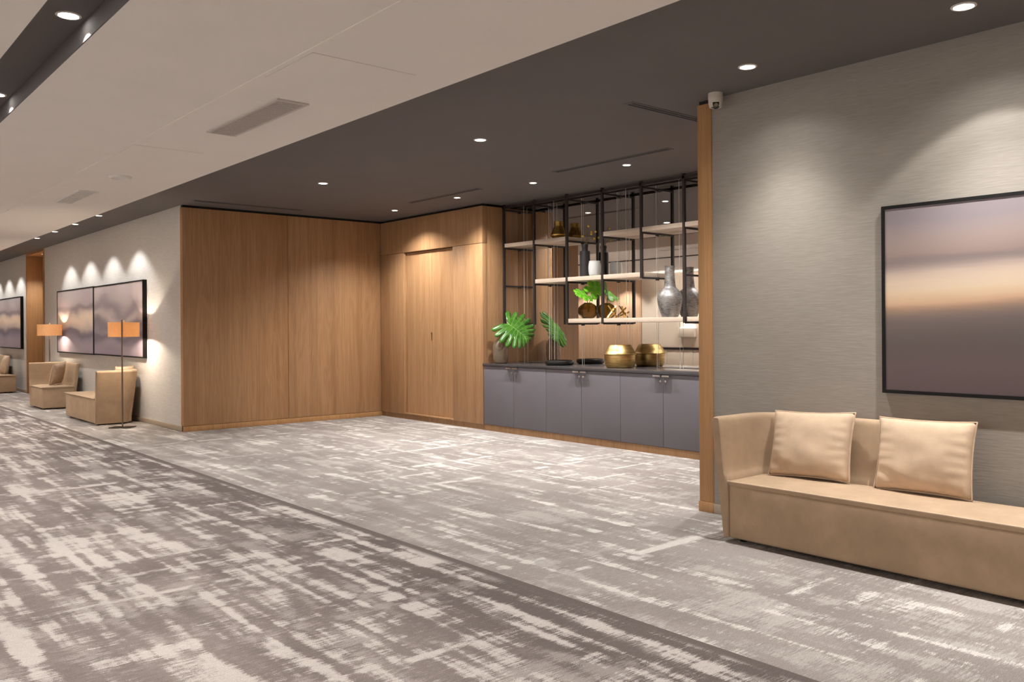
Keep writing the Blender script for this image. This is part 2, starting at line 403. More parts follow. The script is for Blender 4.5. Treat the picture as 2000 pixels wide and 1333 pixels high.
for i in range(5):
    y0, y1 = ys[2*i+1], ys[2*i+2]
    w = struct('added_window_%d' % (i+1), (XO-.08, (y0+y1)/2, .3))  # unseen window, added to bring daylight fill into the room
    for a, b in ((y0, y0+.05), ((y0+y1)/2-.025, (y0+y1)/2+.025), (y1-.05, y1)): boxo('mullion', (XO-.11, XO-.06, a, b, .3, 2.7), STEEL, w)
    for a, b in ((.3, .35), (2.65, 2.7)): boxo('frame_rail', (XO-.11, XO-.06, y0+.05, y1-.05, a, b), STEEL, w)
    for a, b in ((y0+.05, (y0+y1)/2-.025), ((y0+y1)/2+.025, y1-.05)): boxo('pane', (XO-.09, XO-.084, a, b, .35, 2.65), PANE, w)
    ar = bpy.data.lights.new('daylight_portal', 'AREA'); ar.shape = 'RECTANGLE'; ar.size = 2.4; ar.size_y = 2.9; ar.cycles.is_portal = True
    ao = bpy.data.objects.new('daylight_portal', ar); C.objects.link(ao); ao.location = (XO-.16, (y0+y1)/2, 1.5); ao.rotation_euler = (0, -PI/2, 0)
sbox('wall_near', (XO-.15, XR+.13, YN-.15, YN, 0, 3.4), BEIGE)
sbox('wall_far', (XO-.15, XL+.13, YF, YF+.15, 0, 3.4), BEIGE)

# ------------------------------------------------------------------ mirror, cabinets, worktop
m1 = boxo('wall_mirror', (XM, XM+.012, YQ+.002, YC-.001, .907, HC-.03), MIRROR)
tag(m1, 'large frameless mirror lining the back of the display niche', 'mirror')
sbox('wall_niche_back', (XM+.014, XM+.12, YQ-.03, YC+.03, 0, HC), BLACK)
CT = .905
DW = .6245
ctext = ['grey two-door cabinet beside the oak door wall, below the big leaf', 'grey two-door cabinet in the middle, below the black tray and bowl',
         'grey two-door cabinet next to the oak post, below the right brass bowl', 'grey two-door cabinet hidden behind the oak post']
for i in range(4):
    y1 = YC-.012-i*2*DW; y0 = max(y1-2*DW, YQ+.002)
    cb = thing('base_cabinet', ctext[i], 'cabinet', (XB+.2, (y0+y1)/2, 0), 'grey cabinets under the mirror')
    boxo('body', (XB+.024, XM-.01, y0+.002, y1-.002, .082, CT-.031), GREYC, cb)
    boxo('plinth', (XB+.006, XM-.05, y0+.001, y1-.001, 0, .08), OAKD, cb)
    for j in range(2):
        a = y0+j*DW; b = min(a+DW, y1)
        dr = boxo('door', (XB, XB+.022, a+.0025, b-.0025, .084, CT-.036), GREYC, cb, .0015)
        near = b if j == 0 else a; s = -1 if j == 0 else 1
        bm = bmesh.new()
        box(bm, XB-.036, XB+.002, near+s*.012, near+s*.112, CT-.046, CT-.040); box(bm, XB-.040, XB-.034, near+s*.012, near+s*.112, CT-.056, CT-.040)
        h = obj('handle', bm, CHROME, dr)
        bm = bmesh.new(); lathe(bm, [(0, .006), (.011, .006), (.013, .004), (.013, 0), (0, 0)], 16)
        bmesh.ops.rotate(bm, verts=bm.verts, cent=(0, 0, 0), matrix=Matrix.Rotation(-PI/2, 3, 'Y')); bmesh.ops.translate(bm, verts=bm.verts, vec=(XB, near+s*.035, CT-.105))
        lk = obj('lock', bm, CHROME, dr, smooth=True)
        for q in (h, lk): q.matrix_parent_inverse = Matrix.Translation(-cb.location) @ Matrix.Identity(4)
        for q in (h, lk): q.matrix_parent_inverse = Matrix.Identity(4)
wk = boxo('worktop', (XB-.012, XM-.001, YQ+.001, YC-.002, CT-.03, CT), STONE, None, .003)
tag(wk, 'long dark polished worktop over the grey cabinets', 'worktop')

# ------------------------------------------------------------------ hanging shelf frame
XS = 7.648
su = thing('hanging_shelf', 'dark steel hanging shelf frame with pale boards in front of the mirror', 'shelf', (XS, 7.3, 1.45))
Yp = [9.150-.0, 8.524, 7.90, 7.277, 6.653, 6.03, 5.406, 4.78]
H3 = .015
low = [1.45, 1.45, 1.45, 1.45, 1.98, 1.45, 1.45, 1.98]
levels = [(3.03, 2.50, 1.975, 1.445), (3.03, 2.50, 1.975), (3.03, 2.50, 1.975, 1.445), (3.03, 2.50, 1.975, 1.445), (3.03, 2.50, 1.975), (3.03, 2.50, 1.975, 1.445), (3.03, 2.5, 1.445), (3.03, 2.50, 1.975)]
for y, lo, lv in zip(Yp, low, levels):
    boxo('post', (XS-H3, XS+H3, y-H3, y+H3, lo-.02, HC), STEEL, su)
    for z in lv:
        boxo('cross_bar', (XS+H3, XM-.002, y-.011, y+.011, z-.022, z), STEEL, su)
        bm = bmesh.new(); lathe(bm, [(0, -.035), (.012, -.035), (.012, 0), (0, 0)], 10, (XM-.016, y, z-.0)); obj('clamp', bm, STEEL, su, smooth=True)
boxo('top_rail', (XS-H3, XS+H3, YQ+.01, YC-.003, HC-.055, HC-.02), STEEL, su)
boxo('top_rail', (XM-.03, XM-.001, YQ+.01, YC-.003, HC-.03, HC), STEEL, su)
for a, b, z in ((Yp[0], Yp[2], 2.50), (Yp[3], Yp[6], 2.50), (Yp[1], Yp[4], 1.977), (Yp[2], Yp[5], 1.447), (Yp[5]-.02, Yp[6], 1.447+.001)):
    boxo('shelf_board', (XS-.004, XM-.003, b+.016 if b != Yp[6] else b-.01, a-.016, z, z+.052), BOARD, su, .002)
for y in Yp[1:6]:
    bm = bmesh.new(); tube(bm, [(XM-.016, y, CT), (XM-.016, y, HC)], .0022, 6); obj('cable', bm, CABLE, su)
for y in (9.02, 8.41, 7.12, 6.30):
    bm = bmesh.new(); tube(bm, [(XM-.03, y, CT), (XM-.03, y, HC)], .0022, 6); obj('cable', bm, CABLE, su)

# ------------------------------------------------------------------ objects on shelves and worktop
def vessel(name, label, cat, prof, loc, m, n=40, group=None, thick=.006, sm=5):
    """turned open vessel with wall thickness, profile from base outwards and up"""
    p = smooth_prof(prof, sm) if sm else list(prof)
    inner = [(max(.002, r-thick), max(z, thick)) for r, z in reversed(p) if r > thick*1.2]
    full = [(0, 0)]+[q for q in p if q[0] > 1e-4]+inner+[(0, thick)]
    bm = bmesh.new(); lathe(bm, full, n)
    o = obj(name, bm, m, None, smooth=True); o.location = loc
    return tag(o, label, cat, group)
# brass bowls: two-part with a ridge
bm_prof = [(.135, 0), (.165, .006), (.180, .04), (.187, .10), (.188, .150), (.196, .158), (.196, .163), (.186, .170), (.165, .215), (.135, .268), (.130, .272)]
vessel('brass_bowl', 'large brushed brass bowl with a ridge standing on the dark worktop', 'bowl', bm_prof, (XM-.27, 7.01, CT), BRASS, 48, sm=0)
vessel('black_tray', 'low round black lacquer dish on the worktop left of the brass bowl', 'tray', [(.15, 0), (.178, .010), (.187, .034), (.182, .056), (.172, .062)], (XM-.285, 8.05, CT), TRAYB, 40, thick=.014)
vessel('amber_vase', 'smoky amber glass bottle vase holding the big leaf on the worktop', 'vase', [(.07, 0), (.088, .012), (.100, .06), (.106, .16), (.103, .24), (.085, .295), (.05, .33), (.040, .36), (.040, .40), (.046, .41)], (XM-.49, 8.99, CT), SMOKE, 36)
vessel('pewter_vase', 'tall dark pewter vase with long neck on the lowest shelf', 'vase', [(.085, 0), (.098, .01), (.125, .10), (.143, .19), (.140, .245), (.110, .30), (.074, .335), (.064, .38), (.056, .47), (.056, .55), (.062, .585)], (XM-.175, 6.325, 1.501), PEWTER, 44)
vessel('brass_vase', 'small polished brass flared vase on the upper shelf', 'vase', [(.06, 0), (.085, .006), (.104, .030), (.110, .048), (.104, .066), (.080, .115), (.066, .15), (.063, .165), (.063, .222)], (XM-.15, 8.185, 2.554), BRASSP, 40)
b = vessel('dark_bottle', 'matt black-brown bottle with short collar on the middle shelf', 'bottle', [(.058, 0), (.064, .006), (.065, .05), (.065, .295), (.060, .318), (.044, .326), (.039, .334), (.039, .372), (.043, .376), (.043, .405), (.039, .41)], (XM-.17, 7.69, 2.031), BOTTLE, 36, sm=2)
vessel('frosted_cup', 'pale frosted glass votive cup beside the dark bottle', 'cup', [(.058, 0), (.070, .012), (.078, .06), (.079, .11), (.074, .155), (.070, .172), (.071, .185)], (XM-.195, 7.495, 2.031), FROST, 36)
vessel('round_amber_vase', 'squat round amber glass vase holding bright leaf on lowest shelf', 'vase', [(.045, 0), (.075, .008), (.115, .045), (.129, .095), (.115, .145), (.075, .180), (.052, .190), (.048, .198)], (XM-.17, 7.64, 1.501), AMBER, 40)
# gold knot sculpture
kn = Vector((XM-.10, 7.30, 1.501)); gs = thing('gold_knot', 'gold sculpture of crossed bars beside the round amber vase', 'sculpture', kn)
for p, q in (((0, -.085, .005), (.0, .06, .155)), ((.02, .10, .009), (-.01, -.05, .13)), ((-.05, .02, .008), (.045, -.03, .145)), ((.045, .075, .009), (-.03, -.085, .075))):
    bm = bmesh.new(); tube(bm, [kn+Vector(p), kn+Vector(q)], .0105, 4); obj('bar', bm, BRASSP, gs)
# twigs with yellow berries in the dark bottle
tw = thing('berry_twigs', 'thin dry twigs with yellow berries standing in the dark bottle', 'twigs', (XM-.17, 7.69, 2.40))
for i, (dx, dy, h) in enumerate(((-.02, -.085, .25), (.02, -.10, .18), (-.03, -.145, .145), (.01, -.18, .175), (.03, .06, .14), (.02, -.15, .09))):
    p0 = Vector((XM-.17, 7.69, 2.30)); p1 = Vector((XM-.17+dx*.3, 7.69+dy*.2, 2.46)); p2 = Vector((XM-.17+dx, 7.69+dy, 2.41+h))
    bm = bmesh.new(); tube(bm, [p0, p1, (p1+p2)/2+Vector((0, 0, .02)), p2], [.0022, .0018, .0014, .001], 5); obj('twig', bm, TWIG, tw)
    bm = bmesh.new(); bmesh.ops.create_icosphere(bm, subdivisions=2, radius=.014, matrix=Matrix.Translation(p2)); obj('berry', bm, BERRY, tw, smooth='all')

def monstera(name, label, base, tip_dir, normal, L, Wd, stem_from, m, lobes=6, droop=.25, cup=.12, split=.42):
    """leaf blade with deep side lobes; base = where the stalk meets the blade"""
    base = Vector(base); t = Vector(tip_dir).normalized(); n = Vector(normal); n = (n-t*n.dot(t)).normalized(); s = t.cross(n)
    th = thing(name, label, 'leaf', tuple(Vector(stem_from)))
    def P(a, b, z): return base+t*a+s*b+n*z
    def rib(u): return (L*u, -droop*L*u*u)
    bm = bmesh.new(); NS, NT_ = 5, 9
    for side in (1, -1):
        for q in range(lobes):
            u0, u1 = q/lobes, (q+1)/lobes; um = (u0+u1)/2
            grid = []
            for i in range(NS+1):
                col = []
                for j in range(NT_+1):
                    tt = j/NT_; w = max(0, (tt-split)/(1-split))
                    uu = um+(u0+(u1-u0)*i/NS-um)*(1-.24*w**.7)
                    ang = math.radians(138-118*uu**.75)                      # veins swing from back lobes to the tip
                    half = Wd*(.72+.55*math.sin(PI*min(1, uu*1.05+.12))-.55*uu**3)
                    e = (i/NS-.5)*2
                    ln = half*(1-.16*e*e*(1 if tt > split else 0))*tt
                    ra, rz = rib(.9*uu)
                    zz = rz+cup*Wd*(.6*tt-1.5*tt*tt)+.02*Wd*math.cos(e*PI/2)*tt-.05*Wd*math.sin(uu*19+side)*tt*tt
                    col.append(bm.verts.new(P(ra+ln*math.cos(ang), side*ln*math.sin(ang), zz)))
                grid.append(col)
            for i in range(NS):
                for j in range(NT_): bm.faces.new((grid[i][j], grid[i+1][j], grid[i+1][j+1], grid[i][j+1]))
    bmesh.ops.remove_doubles(bm, verts=bm.verts, dist=.0008)
    bl = obj('blade', bm, m, th, smooth='all')
    md = bl.modifiers.new('thickness', 'SOLIDIFY'); md.thickness = .0016; md.offset = 0
    bm = bmesh.new(); tube(bm, [P(*(lambda r: (r[0], 0, r[1]+.002))(rib(u/10))) for u in range(10)], [.0045-.0038*u/10 for u in range(10)], 6)
    for side in (1, -1):
        for q in range(lobes):
            uu = (q+.5)/lobes; ang = math.radians(138-118*uu**.75); ra, rz = rib(.9*uu); half = Wd*(.72+.55*math.sin(PI*min(1, uu*1.05+.12))-.55*uu**3)
            pts = []
            for j in range(6):
                tt = j/6; ln = half*tt; pts.append(P(ra+ln*math.cos(ang), side*ln*math.sin(ang), rz+cup*Wd*(.6*tt-1.5*tt*tt)+.02*Wd*tt-.05*Wd*math.sin(uu*19+side)*tt*tt+.0012))
            tube(bm, pts, [.0024-.0018*j/6 for j in range(6)], 5)
    obj('veins', bm, RIB, th, smooth='all')
    a = Vector(stem_from); mid = (a+base)/2+Vector((0, 0, .05)); bm = bmesh.new()
    pts = [a*(1-u)**2+mid*2*u*(1-u)+base*u*u for u in [i/8 for i in range(9)]]
    tube(bm, pts, .0045, 7); obj('stem', bm, RIB if m is LEAF else m, th, smooth='all')
    return th
toc = Vector((-.62, -.74, .25))
monstera('monstera_leaf', 'big split monstera leaf in the amber vase on the worktop', (XM-.435, 8.90, 1.445), (rt*.80+Vector((0, 0, -.52))-fw*.2), (-fw*.75+Vector((0, 0, .7))), .38, .25, (XM-.49, 8.99, CT+.12), LEAF, 9, .2, .16, .5)
monstera('monstera_leaf', 'bright green monstera leaf leaning left in the round amber vase', (XM-.19, 7.64, 1.80), (rt*-.62+Vector((0, 0, .10))-fw*.45), (-fw*.7+Vector((0, 0, .8))), .17, .115, (XM-.17, 7.64, 1.58), LEAFB, 4, .2, .1, .6)
monstera('monstera_leaf', 'darker green monstera leaf standing upright in the round amber vase', (XM-.15, 7.60, 1.83), (rt*.55+Vector((0, 0, .55))+fw*.1), (-fw*.8+rt*.3+Vector((0, 0, .4))), .18, .105, (XM-.165, 7.635, 1.58), LEAFB, 4, .3, .1, .6)

# ------------------------------------------------------------------ pictures
ST1 = [(.0, lin(88, 68, 70)), (.22, lin(108, 90, 90)), (.36, lin(92, 80, 74)), (.46, lin(118, 104, 102)), (.515, lin(140, 118, 106)), (.555, lin(224, 178, 140)), (.63, lin(244, 222, 190)),
       (.715, lin(222, 196, 180)), (.77, lin(118, 108, 112)), (.81, lin(170, 146, 136)), (.92, lin(174, 154, 150)), (1, lin(150, 140, 144))]
ST2 = [(.0, lin(160, 146, 156)), (.16, lin(178, 164, 172)), (.26, lin(150, 142, 158)), (.33, lin(84, 78, 94)), (.39, lin(200, 180, 174)), (.52, lin(252, 226, 192)),
       (.62, lin(218, 194, 182)), (.69, lin(110, 98, 108)), (.76, lin(196, 178, 174)), (1, lin(172, 162, 164))]
ST3 = [(.0, lin(156, 142, 152)), (.18, lin(178, 162, 172)), (.28, lin(80, 76, 94)), (.36, lin(176, 162, 168)), (.46, lin(92, 84, 98)), (.56, lin(222, 202, 192)),
       (.66, lin(112, 100, 112)), (.78, lin(196, 178, 174)), (1, lin(188, 174, 174))]
def picture(label, xw, y0, y1, z0, z1, stops, seed, warp, tilt, p=.04):
    t = thing('framed_picture', label, 'picture', (xw, (y0+y1)/2, z0), 'blurred landscape pictures')
    x0 = xw-p; f = .021; bm = bmesh.new()
    box(bm, x0, xw, y0, y1, z0, z0+f); box(bm, x0, xw, y0, y1, z1-f, z1); box(bm, x0, xw, y0, y0+f, z0+f, z1-f); box(bm, x0, xw, y1-f, y1, z0+f, z1-f)
    obj('frame', bm, BLACKF, t)
    boxo('canvas', (x0+.006, xw-.002, y0+f, y1-f, z0+f, z1-f), canvas('blurred_landscape_%d' % seed, stops, seed, y0, y1, z0, z1, warp, tilt, .68 if xw == XR else .8), t)
picture('black-framed blurred sunset picture hanging above the long tan sofa', XR, 0.0, 2.606, .972, 2.139, ST1, 3, .03, .09)
picture('framed blurred landscape beside the oak wall, behind the near floor lamp', XL, 13.30, 15.945, .968, 2.142, ST3, 11, .26, 0, .06)
picture('framed blurred landscape next to the doorway, left of the close pair', XL, 15.965, 18.51, .962, 2.150, ST2, 23, .2, .0, .06)
picture('framed blurred landscape at the left picture edge beyond the doorway', XL, 21.85, 24.5, .975, 2.16, ST2, 41, .13, .0, .06)

# ------------------------------------------------------------------ sofas
def sofa(label, y_arm, sgn, x0, L, D, Lb, hs=.395, ha=.80, group='tan suede sofas'):
    """arm at y_arm, seat running along sgn*Y, front at x0, back towards +X"""
    yc = y_arm+sgn*L/2
    t = thing('sofa', label, 'sofa', (x0+D/2, yc, 0), group)
    Pw = lambda a, b, z: Vector((x0+b, y_arm+sgn*a, z))
    # base block and seat pad
    bm = bmesh.new(); q0, q1 = Pw(.055, 0, 0), Pw(L, D-.04, 0)
    box(bm, q0.x, q1.x, q0.y, q1.y, .022, hs-.028); bev(bm, .018, 3); obj('base', bm, SUEDE, t, smooth=True)
    bm = bmesh.new(); nx, ny = 14, max(18, int(L*14))
    a0, a1, b0, b1 = .058, L+.012, -.014, D-.04
    topg, botg = [], []
    for i in range(ny+1):
        A, B = [], []
        for j in range(nx+1):
            a = a0+(a1-a0)*i/ny; b = b0+(b1-b0)*j/nx
            u, v = 2*i/ny-1, 2*j/nx-1
            crown = (1-abs(u)**6)*(1-abs(v)**4)
            wob = .004*noise.noise(Vector((a*5+y_arm, b*5, 1)))
            if j == 0: b += .004*noise.noise(Vector((a*9, y_arm, 7)))
            A.append(bm.verts.new(Pw(a, b, hs-.004+.018*crown+wob*crown))); B.append(bm.verts.new(Pw(a+(.01 if i == 0 else -.01 if i == ny else 0), b+(.014 if j == 0 else 0), hs-.032)))
        topg.append(A); botg.append(B)
    for i in range(ny):
        for j in range(nx):
            bm.faces.new((topg[i][j], topg[i+1][j], topg[i+1][j+1], topg[i][j+1])); bm.faces.new((botg[i][j], botg[i][j+1], botg[i+1][j+1], botg[i+1][j]))
    for i in range(ny):
        for j in (0, nx): bm.faces.new((topg[i][j], topg[i+1][j], botg[i+1][j], botg[i][j]))
    for j in range(nx):
        for i in (0, ny): bm.faces.new((topg[i][j], topg[i][j+1], botg[i][j+1], botg[i][j]))
    pad = obj('seat_pad', bm, SUEDE, t, smooth=True)
    bm = bmesh.new(); pts = [Pw(a0+(a1-a0)*i/ny, b0-.001+.004*noise.noise(Vector(((a0+(a1-a0)*i/ny)*9, y_arm, 7))), hs-.003) for i in range(ny+1)]+[Pw(a1, b0+(b1-b0)*j/6, hs-.003) for j in range(1, 7)]
    tube(bm, pts, .005, 6); obj('piping', bm, SUEDEC, t, smooth='all')
    # flared arm and back shell swept round the corner
    prof = smooth_prof([(-.022, .02), (.004, .22), (.034, .45), (.066, ha-.07), (.070, ha-.025), (.056, ha-.003), (.034, ha), (.012, ha-.016), (.002, ha-.06), (-.012, ha-.18), (-.030, .45), (-.052, hs-.02), (-.066, .03)], 3, False)
    r = .20; path = []
    nA = 8
    for i in range(nA): path.append((0, .012+(D-r-.012)*i/nA, -1, 0))
    for i in range(11):
        th = PI/2*i/10; path.append((r-r*math.cos(th), D-r+r*math.sin(th), -math.cos(th), math.sin(th)))
    nB = max(6, int(Lb*8))
    for i in range(1, nB+1): path.append((r+(Lb-r)*i/nB, D, 0, 1))
    # rounded free ends
    def ring(p, sh=1.0, da=0, db=0):
        out = []
        for o_, z in prof:
            cz = .40; oo = o_; mid = .03*z/.8-.02*(1-z/.8)
            oo = mid+(o_-mid)*sh; zz = z if sh == 1 else min(z, ha-.012*(1-sh)*2)
            out.append(bm.verts.new(Pw(p[0]+p[2]*oo+da, p[1]+p[3]*oo+db, zz)))
        return out
    bm = bmesh.new(); rings = [ring(path[0], .72, 0, -.020), ring(path[0], .92, 0, -.013)]+[ring(p) for p in path]+[ring(path[-1], .8, .012, 0), ring(path[-1], .35, .018, 0)]
    nP = len(prof)
    for A, B in zip(rings, rings[1:]):
        for j in range(nP): bm.faces.new((A[j], A[(j+1) % nP], B[(j+1) % nP], B[j]))
    bm.faces.new(rings[0]); bm.faces.new(rings[-1][::-1])
    obj('arm_and_back', bm, SUEDE, t, smooth=True)
    bm = bmesh.new(); seam = [Pw(path[0][0]+path[0][2]*o_, path[0][1]-.010, z) for o_, z in prof[:14]]
    tube(bm, seam, .0035, 5); obj('piping', bm, SUEDE, t, smooth='all')
    for a in (.12, L-.12):
        for b in (.07, D-.12):
            q = Pw(a, b, 0); bm = bmesh.new(); lathe(bm, [(0, 0), (.022, 0), (.026, .024), (0, .024)], 14, q); obj('foot', bm, BLACKF, t, smooth=True)
    return t
def cushion(label, c, yaw, lean, roll, w=.52, h=.42, th=.15, seed=1, group='tan scatter cushions'):
    """upright square pillow; c = middle of the lower edge; yaw turns its face, lean tips it back"""
    t = thing('cushion', label, 'cushion', c, group)
    M = Matrix.Translation(Vector(c)) @ Matrix.Rotation(yaw, 4, 'Z') @ Matrix.Rotation(lean, 4, 'Y') @ Matrix.Rotation(roll, 4, 'X')
    N = 28; bm = bmesh.new(); F_, B_ = [], []
    def shape(u, v, s):
        e = (1-abs(u)**2.6)*(1-abs(v)**2.6); d = max(0, e)**.46
        pin = 1-.045*(1-abs(v)**2)*abs(u)**3; pv = 1-.045*(1-abs(u)**2)*abs(v)**3
        y = u*w/2*pin; z = h/2+v*h/2*pv
        edge = max(abs(u), abs(v)); rip = math.sin((v if abs(u) > abs(v) else u)*23+seed*2+2.2*noise.noise(Vector((u*2, v*2, seed))))
        x = s*(th/2*d+.007*rip*max(0, (edge-.45)/.55)**1.2*d+  .007*noise.noise(Vector((u*1.6+seed*3, v*2.1, s+seed)))*d)
        x += s*.012*math.sin(9*(u*.6-v)+seed)*math.exp(-((u-.75)**2+(v+.72)**2)*7)*d
        return M @ Vector((x, y, z))
    for s, G in ((-1, F_), (1, B_)):
        for i in range(N+1): G.append([bm.verts.new(shape(2*i/N-1, 2*j/N-1, s)) for j in range(N+1)])
        for i in range(N):
            for j in range(N): bm.faces.new((G[i][j], G[i+1][j], G[i+1][j+1], G[i][j+1]))
    bmesh.ops.remove_doubles(bm, verts=bm.verts, dist=.0005)
    obj('cover', bm, SUEDEC, t, smooth='all')
    bm = bmesh.new(); E_ = [(-1+2*i/N, -1) for i in range(N)]+[(1, -1+2*i/N) for i in range(N)]+[(1-2*i/N, 1) for i in range(N)]+[(-1, 1-2*i/N) for i in range(N)]
    tube(bm, [shape(u*1.006, v*1.006, 0) for u, v in E_], .0045, 6, True); obj('piping', bm, SUEDEC, t, smooth='all')
    return t
sofa('long tan suede sofa under the sunset picture with one curved arm', 3.40, -1, 4.68, 2.55, .535, 1.03)
cushion('square tan cushion in the arm corner of the long sofa', (5.04, 2.995, .412), 0, math.radians(16), math.radians(-2.5), .565, .435, .16, 1)
cushion('square tan cushion on the open side of the long sofa', (5.05, 2.275, .412), 0, math.radians(13), math.radians(-1), .56, .435, .16, 2)
sofa('tan sofa beside the floor lamp by the oak wall, its arm towards us', 13.43, 1, 3.485, 1.75, .555, 1.0)
sofa('short tan armchair sofa with its arm at the far end, by the doorway', 17.72, -1, 3.475, .95, .565, .85)
sofa('tan sofa cut by the left picture edge beyond the doorway', 24.2, -1, 3.49, 2.4, .555, 1.15)
cushion('tan cushion just showing over the arm of the nearer corridor sofa', (3.90, 13.74, .415), math.radians(-50), math.radians(12), 0, .46, .44, .14, 3)
cushion('tan cushion leaning in the short armchair sofa', (3.80, 17.30, .415), math.radians(-38), math.radians(14), math.radians(4), .44, .40, .13, 4)
cushion('tan cushion on the sofa beyond the doorway', (3.83, 22.35, .415), 0, math.radians(14), 0, .48, .42, .14, 5)

# ------------------------------------------------------------------ floor lamps
def floor_lamp(label, pole, off, power):
    px, py = pole; sx, sy = px+off[0], py+off[1]
    t = thing('floor_lamp', label, 'floor lamp', (px, py, 0), 'floor lamps by the corridor wall')
    ang = math.atan2(fw.y, fw.x)
    bm = bmesh.new(); box(bm, -.11, .11, -.15, .15, 0, .014); bev(bm, .003)
    bmesh.ops.rotate(bm, verts=bm.verts, cent=(0, 0, 0), matrix=Matrix.Rotation(ang, 3, 'Z')); bmesh.ops.translate(bm, verts=bm.verts, vec=(px, py, 0)); obj('base', bm, DARKN, t, smooth=True)
    bm = bmesh.new(); tube(bm, [(px, py, .012), (px, py, 1.535)], .0115, 12); obj('pole', bm, NICKEL, t, smooth=True)
    bm = bmesh.new(); tube(bm, [(px, py, 1.522), ((px+sx)/2, (py+sy)/2, 1.522), (sx, sy, 1.522)], .006, 8); obj('arm', bm, NICKEL, t)
    R_, z0, z1 = .21, 1.292, 1.504
    bm = bmesh.new(); lathe(bm, [(R_, z0), (R_, z1), (R_-.003, z1), (R_-.003, z0), (R_, z0)], 48, (sx, sy, 0)); obj('shade', bm, SHADE, t, smooth=True)
    bm = bmesh.new()
    for a in range(3): tube(bm, [(sx, sy, 1.49), (sx+(R_-.003)*math.cos(a*2*PI/3), sy+(R_-.003)*math.sin(a*2*PI/3), 1.49)], .002, 5)
    obj('spider', bm, NICKEL, t)
    bm = bmesh.new(); tube(bm, [(sx, sy, 1.44), (sx, sy, 1.535)], .012, 10); obj('socket', bm, CAMW, t, smooth=True)
    bm = bmesh.new(); bmesh.ops.create_uvsphere(bm, u_segments=14, v_segments=10, radius=.028, matrix=Matrix.Translation((sx, sy, 1.40))); obj('bulb', bm, emit('lit_bulb', (1, .85, .65), 12), t, smooth='all')
    light('bulb_light', 'POINT', (sx, sy, 1.36), power, t, (1, .84, .66), shadow_soft_size=.03)
floor_lamp('floor lamp with orange drum shade standing behind the nearest corridor sofa', (3.705, 12.93), (.085, .21), 34)
floor_lamp('floor lamp with orange drum shade beside the doorway behind the short armchair', (3.86, 17.98), (.0, .0), 34)

# ------------------------------------------------------------------ downlights
def downlight(label, x, y, z, r, power, half, blend, group, glow=GLOW, spill=0, core=0):
    t = thing('downlight', label, 'downlight', (x, y, z), group)
    bm = bmesh.new(); lathe(bm, [(r*1.22, 0), (r*1.22, -.004), (r, -.007), (r*.94, -.004), (r*.94, 0), (r*1.22, 0)], 28, (x, y, z)); obj('trim_ring', bm, TRIMW, t, smooth=True)
    bm = bmesh.new(); lathe(bm, [(0, -.0035), (r*.93, -.0035), (r*.93, -.001), (0, -.001)], 24, (x, y, z)); obj('lens', bm, glow, t, smooth=True)
    light('beam', 'SPOT', (x, y, z-.012), power, t, LAMP, spot_size=2*math.radians(half), spot_blend=blend, shadow_soft_size=.025)
    if spill: light('spill', 'SPOT', (x, y, z-.012), spill, t, LAMP, spot_size=2*math.radians(67), spot_blend=.5, shadow_soft_size=.025)
    if core: light('core', 'SPOT', (x, y, z-.012), core, t, LAMP, spot_size=2*math.radians(42), spot_blend=1, shadow_soft_size=.025)
g1 = 'downlights in the near row of the dark ceiling'
downlight('bright downlight in the dark ceiling near the upper right corner', 4.80, 1.92, HC, .052, P_PIC, 49.5, .2, g1, GLOW, 10, 170)
downlight('bright downlight in the dark ceiling just right of the security camera', 4.817, 3.273, HC, .05, P_BIG*.16, 50, .6, g1, GLOW, 9, 120)
downlight('bright downlight in the middle of the dark ceiling, largest in view there', 4.814, 6.084, HC, .05, P_BIG*.85, 52, .9, g1, GLOW, 60)
downlight('bright downlight in the dark ceiling in front of the plain oak wall', 4.826, 9.056, HC, .05, P_BIG*.85, 52, .9, g1, GLOW, 60)
for y in (.5, -.9, -2.3, -3.7): downlight('downlight in the dark ceiling beyond the right picture edge', 4.80, y, HC, .05, P_PIC, 50, .3, g1, GLOW, 10, 170)
g2 = 'downlights in the row before the oak wall and niche'
downlight('starry downlight in the corner of the two oak walls', 6.744, 10.517, HC, .04, P_ROW, 66, .85, g2, GLOW)
downlight('small downlight above the cupboard doors, beside the ceiling slot', 6.721, 8.986, HC, .04, P_ROW, 66, .85, g2, GLOW)
downlight('small downlight above the left part of the hanging shelf', 6.73, 7.515, HC, .04, P_ROW, 66, .85, g2, GLOW)
downlight('small downlight above the right part of the hanging shelf', 6.756, 6.073, HC, .04, P_ROW, 66, .85, g2, GLOW)
downlight('small downlight hidden behind the oak post', 6.75, 4.63, HC, .04, P_ROW, 66, .85, g2, GLOW)
g3 = 'small downlights washing the left corridor wall'
for i, y in enumerate((13.654, 14.995, 16.34, 17.68)):
    downlight(['nearest', 'second', 'third', 'fourth'][i]+' small downlight along the corridor wall above the pictures, counted from the oak wall', 3.60, y, HC, .045, P_WASH, 52, .35, g3, GLOWS)
for y in (22.1, 23.4, 24.7, 26.0): downlight('small downlight along the corridor wall beyond the oak doorway', 3.60, y, HC, .045, P_WASH, 52, .35, g3, GLOWS)
g4 = 'downlights in the ceiling slot'
for i in range(9):
    y = 4.78+1.91*(i-4)
    downlight('large bright downlight in the dark slot at the upper left corner' if i == 4 else 'downlight in the dark ceiling slot beyond the picture edge', 1.122, y, 3.0, .05, P_SLOT, 50.5, .25, g4, GLOW)
for i in range(8): downlight('downlight in the dark ceiling slot beyond the picture edge', 1.122, 4.78+1.91*(i+5), 3.0, .05, P_SLOT, 50.5, .25, g4, GLOW)

